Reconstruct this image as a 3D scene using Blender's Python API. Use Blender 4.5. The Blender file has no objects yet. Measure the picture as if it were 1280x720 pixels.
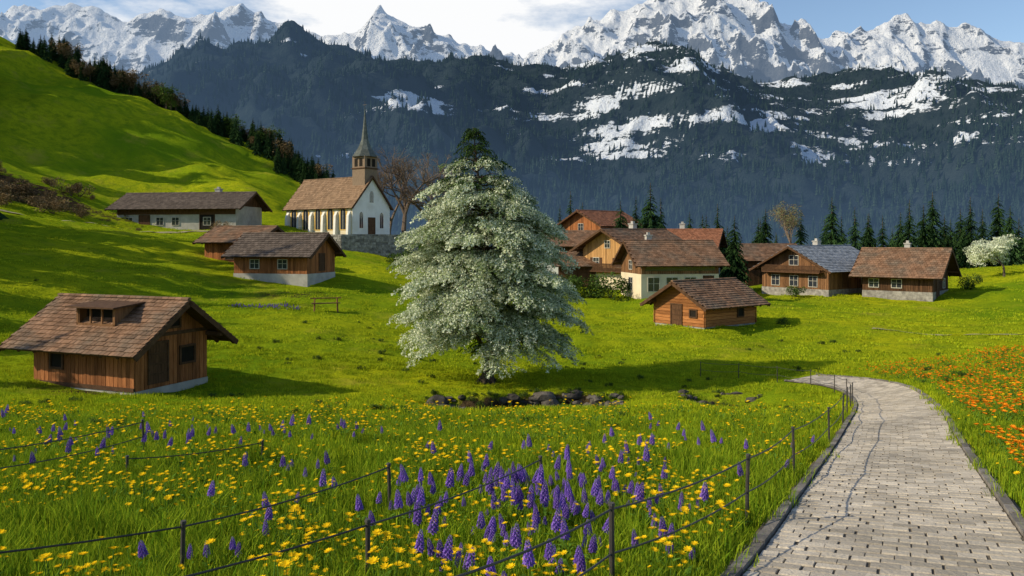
import bpy, math, random
import numpy as np
from mathutils import Vector, Matrix
random.seed(7); rng=np.random.default_rng(7)
sc=bpy.context.scene
sc.view_settings.view_transform='Standard'; sc.view_settings.look='None'; sc.view_settings.exposure=0
COL=sc.collection
# ------------------------------------------------------------------ noise
_p=np.random.default_rng(3).permutation(256); _p=np.concatenate([_p,_p])
_g=np.random.default_rng(4).uniform(0,2*math.pi,256)
def perlin(x,y,seed=0):
    x=np.asarray(x,float)+seed*17.31; y=np.asarray(y,float)+seed*9.77
    xi=np.floor(x).astype(int); yi=np.floor(y).astype(int); xf=x-xi; yf=y-yi
    def gr(ix,iy,dx,dy):
        a=_g[_p[(_p[ix&255]+iy)&255]]; return np.cos(a)*dx+np.sin(a)*dy
    u=xf**3*(xf*(xf*6-15)+10); v=yf**3*(yf*(yf*6-15)+10)
    n00=gr(xi,yi,xf,yf); n10=gr(xi+1,yi,xf-1,yf); n01=gr(xi,yi+1,xf,yf-1); n11=gr(xi+1,yi+1,xf-1,yf-1)
    return (n00*(1-u)+n10*u)*(1-v)+(n01*(1-u)+n11*u)*v
def fbm(x,y,o=5,seed=0,gain=.5):
    s=0;a=1
    for k in range(o):
        s=s+a*perlin(x*2**k,y*2**k,seed+k*3); a*=gain
    return s
def ridged(x,y,o=6,seed=0,gain=.5):
    s=0;a=1;w=1
    for k in range(o):
        n=1-2*np.abs(perlin(x*2**k,y*2**k,seed+k*3)); n=np.clip(n,0,1)**2*w; s=s+a*n; w=np.clip(n*1.6,0,1); a*=gain
    return s
def sm(x,a,b):
    t=np.clip((x-a)/(b-a),0,1); return t*t*(3-2*t)
# ------------------------------------------------------------------ materials
def N(nt,t,**k):
    n=nt.nodes.new(t)
    for a,b in k.items(): setattr(n,a,b)
    return n
def rampn(nt,src,p0,p1,c0=(0,0,0,1),c1=(1,1,1,1)):
    r=N(nt,'ShaderNodeValToRGB'); e=r.color_ramp.elements
    e[0].position=p0;e[1].position=p1;e[0].color=c0;e[1].color=c1
    nt.links.new(src,r.inputs[0]); return r.outputs[0]
def mixc(nt,f,a,b,mode='MIX'):
    m=N(nt,'ShaderNodeMix',data_type='RGBA',blend_type=mode)
    for s,v in ((m.inputs[0],f),(m.inputs[6],a),(m.inputs[7],b)):
        if isinstance(v,bpy.types.NodeSocket): nt.links.new(v,s)
        elif isinstance(v,(int,float)): s.default_value=v
        else: s.default_value=(*v[:3],1)
    return m.outputs[2]
def mth(nt,op,a,b=0.0,c=None):
    m=N(nt,'ShaderNodeMath',operation=op)
    for s,v in zip(m.inputs,(a,b,c)):
        if v is None: continue
        if isinstance(v,bpy.types.NodeSocket): nt.links.new(v,s)
        else: s.default_value=v
    return m.outputs[0]
def noise(nt,vec,scale,detail=4,rough=.6):
    n=N(nt,'ShaderNodeTexNoise'); n.inputs['Scale'].default_value=scale; n.inputs['Detail'].default_value=detail
    n.inputs['Roughness'].default_value=rough
    if vec is not None: nt.links.new(vec,n.inputs['Vector'])
    return n.outputs[0]
def newmat(name,rough=.85,spec=.2):
    m=bpy.data.materials.new(name); m.use_nodes=True; nt=m.node_tree; b=nt.nodes['Principled BSDF']
    b.inputs['Roughness'].default_value=rough; b.inputs['Specular IOR Level'].default_value=spec
    return m,nt,b
def newdiff(name):
    m=bpy.data.materials.new(name); m.use_nodes=True; nt=m.node_tree; nt.nodes.remove(nt.nodes['Principled BSDF'])
    b=N(nt,'ShaderNodeBsdfDiffuse'); nt.links.new(b.outputs[0],nt.nodes['Material Output'].inputs[0])
    try: m.cycles.emission_sampling='NONE'   # haze glow is not a lamp
    except Exception: pass
    return m,nt,b
def nmat(name,c1,c2,scale=3,rough=.85,spec=.15,bump=.3,bscale=None,stretch=(1,1,1),isl=0.0,objr=0.0,big=None):
    m,nt,b=newmat(name,rough,spec)
    tc=N(nt,'ShaderNodeTexCoord'); mp=N(nt,'ShaderNodeMapping'); mp.inputs['Scale'].default_value=stretch
    nt.links.new(tc.outputs['Object'],mp.inputs[0]); v=mp.outputs[0]
    col=mixc(nt,rampn(nt,noise(nt,v,scale),.3,.7),c1,c2)
    if big: 
        col=mixc(nt,rampn(nt,noise(nt,tc.outputs['Object'],big[0],3),.45,.7),col,big[1])
    for amt,nd,out in ((isl,'ShaderNodeNewGeometry','Random Per Island'),(objr,'ShaderNodeObjectInfo','Random')):
        if amt:
            g=N(nt,nd); f=mth(nt,'MULTIPLY_ADD',g.outputs[out],2*amt,1-amt)
            cc=N(nt,'ShaderNodeCombineColor')
            for i in range(3): nt.links.new(f,cc.inputs[i])
            col=mixc(nt,1.0,col,cc.outputs[0],'MULTIPLY')
    nt.links.new(col,b.inputs['Base Color'])
    if bump:
        bp=N(nt,'ShaderNodeBump'); bp.inputs['Strength'].default_value=bump; bp.inputs['Distance'].default_value=.05
        nt.links.new(noise(nt,v,bscale or scale*4,3),bp.inputs['Height']); nt.links.new(bp.outputs[0],b.inputs['Normal'])
    return m
def leafmat(name,c1,c2,objr=.2,trans=.3):
    m=bpy.data.materials.new(name); m.use_nodes=True; nt=m.node_tree; nt.nodes.remove(nt.nodes['Principled BSDF'])
    g=N(nt,'ShaderNodeNewGeometry'); oi=N(nt,'ShaderNodeObjectInfo')
    col=mixc(nt,g.outputs['Random Per Island'],c1,c2)
    f=mth(nt,'MULTIPLY_ADD',oi.outputs['Random'],2*objr,1-objr); cc=N(nt,'ShaderNodeCombineColor')
    for i in range(3): nt.links.new(f,cc.inputs[i])
    col=mixc(nt,1.0,col,cc.outputs[0],'MULTIPLY')
    d=N(nt,'ShaderNodeBsdfDiffuse'); nt.links.new(col,d.inputs[0]); out=d.outputs[0]
    if trans:
        t=N(nt,'ShaderNodeBsdfTranslucent'); nt.links.new(col,t.inputs[0]); ms=N(nt,'ShaderNodeMixShader'); ms.inputs[0].default_value=trans
        nt.links.new(out,ms.inputs[1]); nt.links.new(t.outputs[0],ms.inputs[2]); out=ms.outputs[0]
    nt.links.new(out,nt.nodes['Material Output'].inputs[0]); return m
M={}
M['wood_red']=nmat('weathered_red_wood',(.20,.07,.024),(.36,.145,.055),2,bump=.5,stretch=(5,5,.6),isl=.4)
M['wood_dark']=nmat('dark_wood',(.05,.026,.014),(.13,.066,.035),2,bump=.5,stretch=(5,5,.6),isl=.35)
M['wood_mid']=nmat('brown_wood',(.13,.062,.028),(.24,.125,.06),2,bump=.5,stretch=(5,5,.6),isl=.35)
M['log']=nmat('orange_log',(.24,.09,.03),(.40,.17,.06),2,bump=.5,stretch=(.8,.8,6),isl=.35)
M['wood_tan']=nmat('tan_wood',(.36,.19,.07),(.50,.29,.12),2,bump=.4,stretch=(5,5,.6),isl=.25)
M['beam']=nmat('beam_wood',(.06,.03,.016),(.11,.06,.033),4,bump=.3)
M['tile_brown']=nmat('brown_roof_tile',(.15,.083,.048),(.26,.15,.092),1.5,bump=.3,isl=.27,big=(.5,(.145,.11,.08)))
M['tile_red']=nmat('red_roof_tile',(.22,.09,.048),(.29,.13,.075),1.5,bump=.3,isl=.25)
M['tile_dark']=nmat('dark_roof_tile',(.08,.062,.05),(.14,.11,.09),1.5,bump=.3,isl=.27)
M['tile_grey']=nmat('slate_roof_tile',(.19,.21,.24),(.27,.29,.33),1.5,bump=.3,isl=.25)
M['tile_church']=nmat('church_roof_tile',(.20,.125,.075),(.28,.185,.115),1.5,bump=.3,isl=.22)
M['plaster']=nmat('white_plaster',(.74,.73,.70),(.82,.81,.78),1.2,bump=.15,big=(.4,(.64,.62,.57)))
M['cream']=nmat('cream_plaster',(.62,.53,.37),(.72,.63,.46),1.2,bump=.15,big=(.6,(.52,.45,.33)))
M['greyplaster']=nmat('grey_plaster',(.30,.29,.27),(.46,.44,.41),1.0,bump=.3)
M['stone']=nmat('stone_masonry',(.14,.13,.12),(.36,.34,.31),2.5,bump=.8,bscale=5,isl=.35)
M['glass']=nmat('window_glass',(.02,.025,.035),(.035,.04,.05),1,rough=.08,spec=.8,bump=0)
M['frame']=nmat('painted_frame',(.42,.39,.33),(.58,.55,.48),3,bump=0)
M['ochre']=nmat('ochre_surround',(.60,.36,.08),(.70,.46,.14),3,bump=.1)
M['metal']=nmat('dark_metal',(.03,.028,.026),(.06,.05,.045),8,rough=.5,spec=.4,bump=.1)
M['copper']=nmat('spire_shingle',(.07,.085,.08),(.14,.15,.135),3,bump=.2,isl=.3)
M['turret']=nmat('turret_boarding',(.17,.12,.085),(.27,.20,.14),3,bump=.3,stretch=(6,6,1))
M['darkhole']=nmat('dark_interior',(.012,.01,.008),(.02,.016,.012),3,bump=0)  # near-black colour painted in for the shade inside openings
M['rock']=nmat('rock',(.035,.03,.026),(.13,.115,.10),2,bump=.8,isl=.4)
M['paver']=nmat('stone_paver',(.37,.325,.265),(.51,.455,.38),1.6,bump=.4,bscale=22,isl=.26,big=(.35,(.32,.285,.235)))
M['joint']=nmat('path_joint_sand',(.085,.07,.052),(.15,.125,.095),6,bump=.5)
M['kerb']=nmat('kerb_stone',(.12,.11,.10),(.22,.20,.18),4,bump=.5,isl=.3)
M['track']=nmat('gravel_track',(.26,.24,.12),(.36,.31,.18),2,bump=.3)
M['bark']=nmat('bark',(.045,.033,.024),(.13,.10,.075),4,bump=.9,stretch=(3,3,.6))
M['barkgrey']=nmat('grey_bark',(.13,.095,.075),(.24,.18,.14),4,bump=0)
M['grass']=leafmat('grass_blade',(.10,.20,.010),(.32,.39,.022),.25,.3)
M['grass2']=leafmat('short_grass_blade',(.18,.28,.010),(.44,.47,.020),.22,.25)
M['stem']=leafmat('stem',(.06,.13,.015),(.10,.19,.025),.1,0)
M['yellow']=leafmat('yellow_petal',(.85,.50,.006),(.90,.66,.02),.1,.2)
M['orange']=leafmat('orange_petal',(.85,.20,.01),(.90,.36,.02),.15,.2)
M['purple']=leafmat('purple_petal',(.11,.055,.34),(.28,.16,.58),.25,.2)
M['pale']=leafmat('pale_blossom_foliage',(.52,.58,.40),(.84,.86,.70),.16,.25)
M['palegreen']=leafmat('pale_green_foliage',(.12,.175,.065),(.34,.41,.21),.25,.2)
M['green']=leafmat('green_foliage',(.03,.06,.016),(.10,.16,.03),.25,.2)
M['conifer']=leafmat('conifer_needles',(.008,.022,.009),(.036,.072,.022),.3,0)
M['autumn']=leafmat('brown_foliage',(.12,.08,.04),(.26,.19,.10),.3,0)
# ------------------------------------------------------------------ mesh builder
class MB:
    def __init__(s): s.v=[];s.f=[];s.m=[]
    def face(s,pts,mi=0):
        n=len(s.v); s.v+= [tuple(p) for p in pts]; s.f.append(tuple(range(n,n+len(pts)))); s.m.append(mi)
    def prism(s,pts,off,mi=0):
        n=len(s.v);k=len(pts); s.v+=[tuple(p) for p in pts]; s.v+=[(p[0]+off[0],p[1]+off[1],p[2]+off[2]) for p in pts]
        s.f.append(tuple(range(n+k-1,n-1,-1))); s.f.append(tuple(range(n+k,n+2*k))); s.m+=[mi,mi]
        for i in range(k):
            j=(i+1)%k; s.f.append((n+i,n+j,n+k+j,n+k+i)); s.m.append(mi)
    def box(s,x0,x1,y0,y1,z0,z1,mi=0):
        s.prism([(x0,y0,z0),(x1,y0,z0),(x1,y1,z0),(x0,y1,z0)],(0,0,z1-z0),mi)
    def tube(s,pts,rad,k=6,mi=0):
        pts=[Vector(p) for p in pts]; n0=len(s.v)
        for i,p in enumerate(pts):
            d=(pts[min(i+1,len(pts)-1)]-pts[max(i-1,0)]).normalized()
            a=d.orthogonal().normalized() if abs(d.z)>.95 else d.cross(Vector((0,0,1))).normalized()
            b=d.cross(a)
            for j in range(k):
                t=2*math.pi*j/k; q=p+(a*math.cos(t)+b*math.sin(t))*rad[i]; s.v.append(tuple(q))
        for i in range(len(pts)-1):
            for j in range(k):
                a0=n0+i*k+j;a1=n0+i*k+(j+1)%k; s.f.append((a0,a1,a1+k,a0+k)); s.m.append(mi)
        s.f.append(tuple(n0+(len(pts)-1)*k+j for j in range(k))); s.m.append(mi)
    def obj(s,name,mats,parent=None,link=True,smooth=False,fixn=False):
        me=bpy.data.meshes.new(name); me.from_pydata(s.v,[],s.f)
        for m in mats: me.materials.append(M[m] if isinstance(m,str) else m)
        me.polygons.foreach_set('material_index',s.m)
        if smooth: me.polygons.foreach_set('use_smooth',[True]*len(s.f))
        if fixn:
            import bmesh
            bm=bmesh.new(); bm.from_mesh(me); bmesh.ops.recalc_face_normals(bm,faces=bm.faces); bm.to_mesh(me); bm.free()
        me.update(); o=bpy.data.objects.new(name,me)
        if link: COL.objects.link(o)
        if parent: o.parent=parent
        return o
def grid_obj(name,xs,ys,Z,mat,attrs=None):
    X,Y=np.meshgrid(xs,ys); ny,nx=X.shape
    co=np.stack([X,Y,Z],-1).reshape(-1,3); idx=np.arange(ny*nx).reshape(ny,nx)
    q=np.stack([idx[:-1,:-1],idx[:-1,1:],idx[1:,1:],idx[1:,:-1]],-1).reshape(-1,4)
    me=bpy.data.meshes.new(name); me.vertices.add(len(co)); me.vertices.foreach_set('co',co.ravel())
    me.loops.add(q.size); me.loops.foreach_set('vertex_index',q.ravel().astype(np.int32))
    me.polygons.add(len(q)); me.polygons.foreach_set('loop_start',np.arange(len(q),dtype=np.int32)*4)
    me.polygons.foreach_set('loop_total',np.full(len(q),4,dtype=np.int32))
    me.polygons.foreach_set('use_smooth',np.ones(len(q),bool))
    me.update(calc_edges=True)
    for k,a in (attrs or {}).items():
        at=me.attributes.new(k,'FLOAT','POINT'); at.data.foreach_set('value',a.ravel().astype(np.float32))
    me.materials.append(mat); o=bpy.data.objects.new(name,me); COL.objects.link(o); return o
def scatter(name,pts,rots,scl,srcs,idx=None,parent=None):
    pts=np.asarray(pts,float); n=len(pts)
    me=bpy.data.meshes.new(name); me.vertices.add(n); me.vertices.foreach_set('co',pts.ravel())
    a=me.attributes.new('rot','FLOAT_VECTOR','POINT'); a.data.foreach_set('vector',np.asarray(rots,np.float32).ravel())
    a=me.attributes.new('scl','FLOAT','POINT'); a.data.foreach_set('value',np.asarray(scl,np.float32).ravel())
    if idx is None: idx=rng.integers(0,len(srcs),n)
    a=me.attributes.new('idx','INT','POINT'); a.data.foreach_set('value',np.asarray(idx,np.int32))
    o=bpy.data.objects.new(name,me); COL.objects.link(o)
    if parent: o.parent=parent
    c=bpy.data.collections.new(name+'_src')
    for k,s in enumerate(srcs): c.objects.link(s)
    ng=bpy.data.node_groups.new(name,'GeometryNodeTree')
    ng.interface.new_socket('Geometry',in_out='INPUT',socket_type='NodeSocketGeometry')
    ng.interface.new_socket('Geometry',in_out='OUTPUT',socket_type='NodeSocketGeometry')
    gi=ng.nodes.new('NodeGroupInput'); go=ng.nodes.new('NodeGroupOutput'); ip=ng.nodes.new('GeometryNodeInstanceOnPoints')
    ci=ng.nodes.new('GeometryNodeCollectionInfo'); ci.inputs['Collection'].default_value=c
    ci.inputs['Separate Children'].default_value=True; ci.inputs['Reset Children'].default_value=True
    def na(nm,t):
        q=ng.nodes.new('GeometryNodeInputNamedAttribute'); q.data_type=t; q.inputs['Name'].default_value=nm; return q.outputs['Attribute']
    L=ng.links.new
    L(gi.outputs[0],ip.inputs['Points']); L(ci.outputs[0],ip.inputs['Instance']); ip.inputs['Pick Instance'].default_value=True
    L(na('idx','INT'),ip.inputs['Instance Index']); L(na('rot','FLOAT_VECTOR'),ip.inputs['Rotation']); L(na('scl','FLOAT'),ip.inputs['Scale'])
    L(ip.outputs[0],go.inputs[0])
    md=o.modifiers.new('scatter','NODES'); md.node_group=ng
    return o
def rz(n,tilt=.0):
    return np.stack([rng.uniform(-tilt,tilt,n),rng.uniform(-tilt,tilt,n),rng.uniform(0,6.28,n)],-1)
# ------------------------------------------------------------------ terrain
CP=[(-10,-12,-.3),(0,-12,-.3),(10,-12,-.3),(-8,5,-2.6),(0,5,-2.6),(8,5,-2.6),(-14,18,-4.5),(0,18,-4.5),(9,18,-4.5),(0,10,-3.35),(5,10,-3.35),(-8,10,-3.35),
(6,28,-5.95),(-6,28,-5.95),(12,26,-5.6),(15,32,-6.45),(17,37,-7.05),(17,41,-7.35),(13,46,-7.7),(-17,28,-5.95),(-20,22,-5.3),
(-22,36,-6.6),(-14,36,-7.0),(-24,40,-6.3),(-14,42,-7.0),(-1.4,44,-7.87),(3,37,-7.3),(6,44,-7.9),(0,55,-7.9),(10,60,-7.5),(10,66,-7.3),(16,63,-6.9),(18,69,-6.6),
(10,85,-6),(22,85,-6),(15,95,-6),(0,75,-6.6),(0,90,-5.5),(-15,80,-4),(-9,65,-5.9),(-8.4,52,-6.9),(-22,73,-4.1),(-22,80,-3.3),(-20,58,-5.8),(-16.4,48,-6.3),(-33.6,62,-3.3),(-36.7,58,-2.9),
(-47.5,75,0),(-42,85,0),(-30,90,-1.6),(-63,100,3.5),(-55,112,1.7),(-46,115,1.6),(-40,125,2.2),(-26,116,.4),(-31,104,-.3),(-19,122,.3),(-19,105,-2.2),(-12,112,-3),(-25,108,-1.0),(-9.6,125,-2),
(-69,140,7),(-79,125,10.7),(-104,165,26.5),(-133,210,49.6),(-88,200,30),(-68.5,155,12.5),(-68,200,22),(-49.5,145,7.3),(-49.6,190,13.9),(-42,160,6),
(-115,255,38),(-72,245,12),(-40,230,0),(-135,300,25),(-165,210,60),(-100,100,15),(-62,60,3),(-45,38,-4.5),(-40,20,-3.5),(-60,0,-1),
(46,88,-6.5),(38,97,-6.4),(28.6,95,-6.8),(63,100,-4.2),(38,60,-7.0),(25.3,45,-6.7),(21.5,33,-5.0),(14,20,-4.3),(30,28,-3.2),(30,45,-6),(85,100,-2),(62,60,-4.5),(26,52,-7.5),(28,75,-7.0),(40,40,-4.5),
(12,8,-2.9),(20,5,-2.2),(20,130,-6),(50,130,-6.5),(0,140,-6),(80,140,-6),(-20,160,-4),(-10,230,-20),(60,230,-22),(110,230,-22),(0,310,-45),(100,310,-45),(-60,310,-20),(110,100,0),(110,50,-2),(110,0,0),(-160,100,30),(-160,0,10)]
CP=np.array(CP,float)
def tps(r2): return np.where(r2>0,r2*np.log(r2+1e-12),0)
_S=50.
A=CP[:,:2]/_S; NCP=len(A); D2=((A[:,None]-A[None])**2).sum(-1); K_=tps(D2)+np.eye(NCP)*2e-3
Pm=np.hstack([np.ones((NCP,1)),A]); S_=np.block([[K_,Pm],[Pm.T,np.zeros((3,3))]])
W_=np.linalg.solve(S_,np.concatenate([CP[:,2],np.zeros(3)]))
def rbf(x,y):
    x=np.clip(x,-165,110)/_S; y=np.clip(y,-14,310)/_S; sh=x.shape; x=x.ravel(); y=y.ravel(); out=np.zeros(len(x))
    for i in range(0,len(x),20000):
        a=x[i:i+20000];b=y[i:i+20000]; d=(a[:,None]-A[None,:,0])**2+(b[:,None]-A[None,:,1])**2
        out[i:i+20000]=tps(d)@W_[:NCP]+W_[NCP]+W_[NCP+1]*a+W_[NCP+2]*b
    return out.reshape(sh)
PC=np.array([(-3.3,-6),(-1.9,-3),(-.55,-.5),(.8,2),(2.1,4.5),(3.38,7),(4.45,9.2),(5.85,12.1),(8.65,17.9),(12.05,25),(15.1,32),(16.75,36.5),(17.2,39.2),(16.9,41.5),(15.7,43.6)],float)
def catmull(P,m=24):
    out=[]
    Q=np.vstack([2*P[0]-P[1],P,2*P[-1]-P[-2]])
    for i in range(1,len(Q)-2):
        for t in np.linspace(0,1,m,endpoint=False):
            a,b,c,d=Q[i-1],Q[i],Q[i+1],Q[i+2]
            out.append(.5*((2*b)+(-a+c)*t+(2*a-5*b+4*c-d)*t*t+(-a+3*b-3*c+d)*t**3))
    out.append(P[-1]); return np.array(out)
PCs=catmull(PC)
def pathdist(x,y):
    sh=np.shape(x); x=np.ravel(x);y=np.ravel(y); o=np.full(len(x),1e9)
    near=(x>-8)&(x<24)&(y>-10)&(y<52); ii=np.where(near)[0]
    P=PCs[::4]
    for i in range(0,len(ii),20000):
        k=ii[i:i+20000]; o[k]=np.sqrt(((x[k,None]-P[None,:,0])**2+(y[k,None]-P[None,:,1])**2).min(1))
    return o.reshape(sh)
HY=38.4
def bankline(x): return HY+.45*np.sin(x*.8)+.25*np.sin(x*2.1+1)+.10*(x-2)
def bankw(x): return np.exp(-(np.abs((x-.6)/4.6)**4))+.42*np.exp(-(np.abs((x-10.3)/2.0)**4))
def bankf(x,y):
    yc=bankline(x); return bankw(x)*np.exp(-((y-yc)/np.where(y>yc,.42,6.5))**2)
def banks(x,y):
    yc=bankline(x); return bankw(x)*np.exp(-((y-yc+.2)/np.where(y>yc-.2,.85,1.7))**2)
def H(x,y):
    x=np.atleast_1d(np.asarray(x,float)); y=np.atleast_1d(np.asarray(y,float))
    z=rbf(x,y); w=sm(pathdist(x,y),1.6,4.0)
    far=sm(y,40,150)
    nz=fbm(x/9,y/9,4,1)*(.24+.35*sm(y,44,60)+.9*far*sm(-x,20,60))+fbm(x/2.2,y/2.2,3,5)*.09
    z=z+nz*w
    hill=sm(-x,30,60)*sm(y,120,150)
    z=z+hill*(fbm(x/38,y/38,4,9)*5.2+ridged(x/16,y/30,3,12)*1.0)
    z=z-1.2*bankf(x,y)*sm(pathdist(x,y),1.5,3.5)
    v=sm(y,260,460); z=z*(1-v)+(-75)*v
    return z
def Hs(x,y): return float(H(x,y)[0])
xs=np.concatenate([-np.geomspace(3500,210,18),np.arange(-200,-42,2.5),np.arange(-42,-8,.6),np.arange(-8,14,.3),np.arange(14,42,.6),np.arange(42,200,2.5),np.geomspace(210,3500,18)])
ys=np.concatenate([np.arange(-14,35.5,.6),np.arange(35.5,41,.2),np.arange(41,62,.6),np.arange(62,262,2.),np.geomspace(264,3400,36)])
XX,YY=np.meshgrid(xs,ys); ZZ=H(XX,YY)
m,nt,b=newdiff('meadow_ground')
g=N(nt,'ShaderNodeNewGeometry'); pos=g.outputs['Position']; at=N(nt,'ShaderNodeAttribute',attribute_name='soil')
c=mixc(nt,rampn(nt,noise(nt,pos,.045,3),.38,.62),(.165,.265,.008),(.43,.445,.012))
c=mixc(nt,rampn(nt,noise(nt,pos,.6,5,.7),.42,.72),c,(.14,.225,.010))
c=mixc(nt,rampn(nt,noise(nt,pos,7,3,.7),.5,.8),c,(.10,.15,.012))
c=mixc(nt,rampn(nt,noise(nt,pos,.16,5,.7),.56,.76),c,(.35,.32,.035))
sx=N(nt,'ShaderNodeSeparateXYZ'); nt.links.new(pos,sx.inputs[0])
c=mixc(nt,rampn(nt,mth(nt,'ADD',at.outputs['Fac'],mth(nt,'MULTIPLY',mth(nt,'SUBTRACT',noise(nt,pos,.9,5,.7),.5),1.1)),.40,.58),c,mixc(nt,rampn(nt,noise(nt,pos,3,3),.4,.6),(.028,.020,.012),(.08,.056,.030)))
c=mixc(nt,rampn(nt,mth(nt,'DIVIDE',sx.outputs[1],1000),.25,.33),c,(.02,.035,.02))
nt.links.new(c,b.inputs['Color'])
bp=N(nt,'ShaderNodeBump'); bp.inputs['Strength'].default_value=1.; bp.inputs['Distance'].default_value=.35
nt.links.new(noise(nt,pos,1.5,6,.8),bp.inputs['Height']); nt.links.new(bp.outputs[0],b.inputs['Normal'])
soil=banks(XX,YY)*1.2+.8*np.exp(-((XX+74)/22)**2-((YY-118)/10)**2)+.55*np.exp(-((XX+19)/7)**2-((YY-68.5)/3)**2)+.6*np.exp(-((XX+19)/4.2)**2-((YY-35.3)/1.2)**2)+.6*np.exp(-((XX+1.4)/1.6)**2-((YY-43.8)/1.2)**2)
grid_obj('meadow_terrain',xs,ys,ZZ,m,{'soil':soil})
# ------------------------------------------------------------------ mountains
def hazefac(nt,sx,b,e,hz0,hzk,hzh,zoff,leftk,leftw):  # aerial haze painted into the material as blue emission, thicker low down
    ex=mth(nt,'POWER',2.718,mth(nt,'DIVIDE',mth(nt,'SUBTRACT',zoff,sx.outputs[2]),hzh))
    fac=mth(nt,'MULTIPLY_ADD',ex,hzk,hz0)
    lf=mth(nt,'MULTIPLY',mth(nt,'MINIMUM',mth(nt,'MAXIMUM',mth(nt,'DIVIDE',mth(nt,'SUBTRACT',0,sx.outputs[0]),leftw),0),1),leftk)  # extra painted haze toward the left stands in for sun-ray glow
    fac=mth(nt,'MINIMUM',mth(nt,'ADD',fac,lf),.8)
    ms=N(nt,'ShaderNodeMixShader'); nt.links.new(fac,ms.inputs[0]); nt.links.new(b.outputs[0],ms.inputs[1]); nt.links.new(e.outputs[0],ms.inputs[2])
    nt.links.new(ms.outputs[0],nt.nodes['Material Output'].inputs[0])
def mtn_mat(name,rock1,rock2,snowc,haze,hz0,hzk,hzh,sc_,bd,zoff,leftk,leftw):
    m,nt,b=newdiff(name)
    g=N(nt,'ShaderNodeNewGeometry'); pos=g.outputs['Position']; at=N(nt,'ShaderNodeAttribute',attribute_name='snow')
    sx=N(nt,'ShaderNodeSeparateXYZ'); nt.links.new(pos,sx.inputs[0])
    mp=N(nt,'ShaderNodeMapping'); mp.inputs['Scale'].default_value=(1,.6,2.4); nt.links.new(pos,mp.inputs[0])
    nf=noise(nt,mp.outputs[0],sc_*6,6,.74)
    s=mth(nt,'ADD',at.outputs['Fac'],mth(nt,'MULTIPLY',mth(nt,'SUBTRACT',nf,.5),1.6))
    f=rampn(nt,s,.46,.54)
    rc=mixc(nt,rampn(nt,noise(nt,pos,sc_*2,5,.7),.35,.65),rock1,rock2)
    nt.links.new(mixc(nt,f,rc,snowc),b.inputs['Color'])
    bp=N(nt,'ShaderNodeBump'); bp.inputs['Strength'].default_value=1; bp.inputs['Distance'].default_value=bd
    nt.links.new(noise(nt,pos,sc_*3,6,.74),bp.inputs['Height']); nt.links.new(bp.outputs[0],b.inputs['Normal'])
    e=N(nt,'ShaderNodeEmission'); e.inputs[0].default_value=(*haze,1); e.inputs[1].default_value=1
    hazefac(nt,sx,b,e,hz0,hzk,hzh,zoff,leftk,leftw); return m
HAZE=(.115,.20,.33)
cu=np.array([-500,-100,0,100,190,250,300,345,385,420,460,500,560,640,700,750,790,830,880,950,1050,1150,1270,1500,1900],float)
cv=np.array([150,130,122,115,100,74,60,50,38,52,60,68,76,84,86,76,60,70,84,92,98,100,114,130,160],float)
fcx=(cu-640)*1.91; fcz=(300-cv)*1.91
def Hf(x,y):
    crest=np.interp(x+26*perlin(x/90,y/90,3),fcx,fcz)+12*fbm(x/60,y/60,3,8); t=(y-560)/1340.
    tt=np.clip(t,0,1); z=-78+(crest+78)*tt**1.10
    amp=np.clip(t,0,1)*np.where(t<1,1.2-t*1.10,.10)
    z=z+(ridged(x/460+y/2500,y/900,5,21)-.75)*250*amp + (ridged(x/150,y/170,5,31)-.7)*42*np.clip(t*2,0,1)*np.clip(1.25-t,.22,1)
    z=z-np.clip(y-1900,0,None)*.45
    return z
xs2=np.linspace(-1900,1900,600); ys2=np.concatenate([np.linspace(520,1960,280),np.linspace(1970,2500,12)])
X2,Y2=np.meshgrid(xs2,ys2); Z2=Hf(X2,Y2)
def snowf(x,y,z):
    el=z/y
    s=fbm(x/150+y/900,z/34,5,41,.62)*1.05+ (-.58+.52*sm(x/y,-.08,.10))
    s=s+1.0*np.exp(-((x/y+.125-(el-.17)*-1.3)/.055)**2-((el-.172)/.022)**2)
    s=s-1.2*(1-sm(el,.07,.105))+.16*sm(el,.20,.23)*sm(x/y,-.05,.12)
    return s+.33
S2=snowf(X2,Y2,Z2)
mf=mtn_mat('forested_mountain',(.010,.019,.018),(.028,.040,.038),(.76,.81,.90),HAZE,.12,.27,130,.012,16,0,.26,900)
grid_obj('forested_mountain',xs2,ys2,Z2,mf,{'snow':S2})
pu=np.array([-700,-300,-50,10,60,110,160,200,245,290,340,380,410,440,470,500,530,570,620,655,690,730,770,800,840,880,930,965,1000,1040,1065,1100,1130,1165,1200,1230,1270,1350,1600,2000],float)
pv=np.array([70,30,25,20,10,3,14,8,20,10,24,34,42,34,12,22,34,46,58,66,52,38,20,4,-14,-22,-4,18,36,44,38,32,22,30,24,34,48,50,70,90],float)
ppx=(pu-640)*4.52; ppz=(300-pv)*4.52
def Hp(x,y):
    crest=np.interp(x,ppx,ppz)+36*fbm(x/170,y/400,5,17); t=(y-3000)/1500.; tt=np.clip(t,0,1)
    z=150+(crest-150)*tt**1.2
    amp=np.clip(t,0,1)*np.where(t<1,1.22-t*1.14,.08)
    z=z+(ridged(x/800+y/2500,y/1300,7,51)-.75)*600*amp+(ridged(x/260,y/340,6,61)-.7)*140*np.clip(t*2,0,1)*np.clip(1.25-t,.12,1)
    return z-np.clip(y-4500,0,None)*.7
xs3=np.linspace(-4600,4600,900); ys3=np.concatenate([np.linspace(2900,4560,280),np.linspace(4570,5300,16)])
X3,Y3=np.meshgrid(xs3,ys3); Z3=Hp(X3,Y3)
gy,gx=np.gradient(Z3,ys3,xs3); slp=np.sqrt(gx**2+gy**2)
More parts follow.
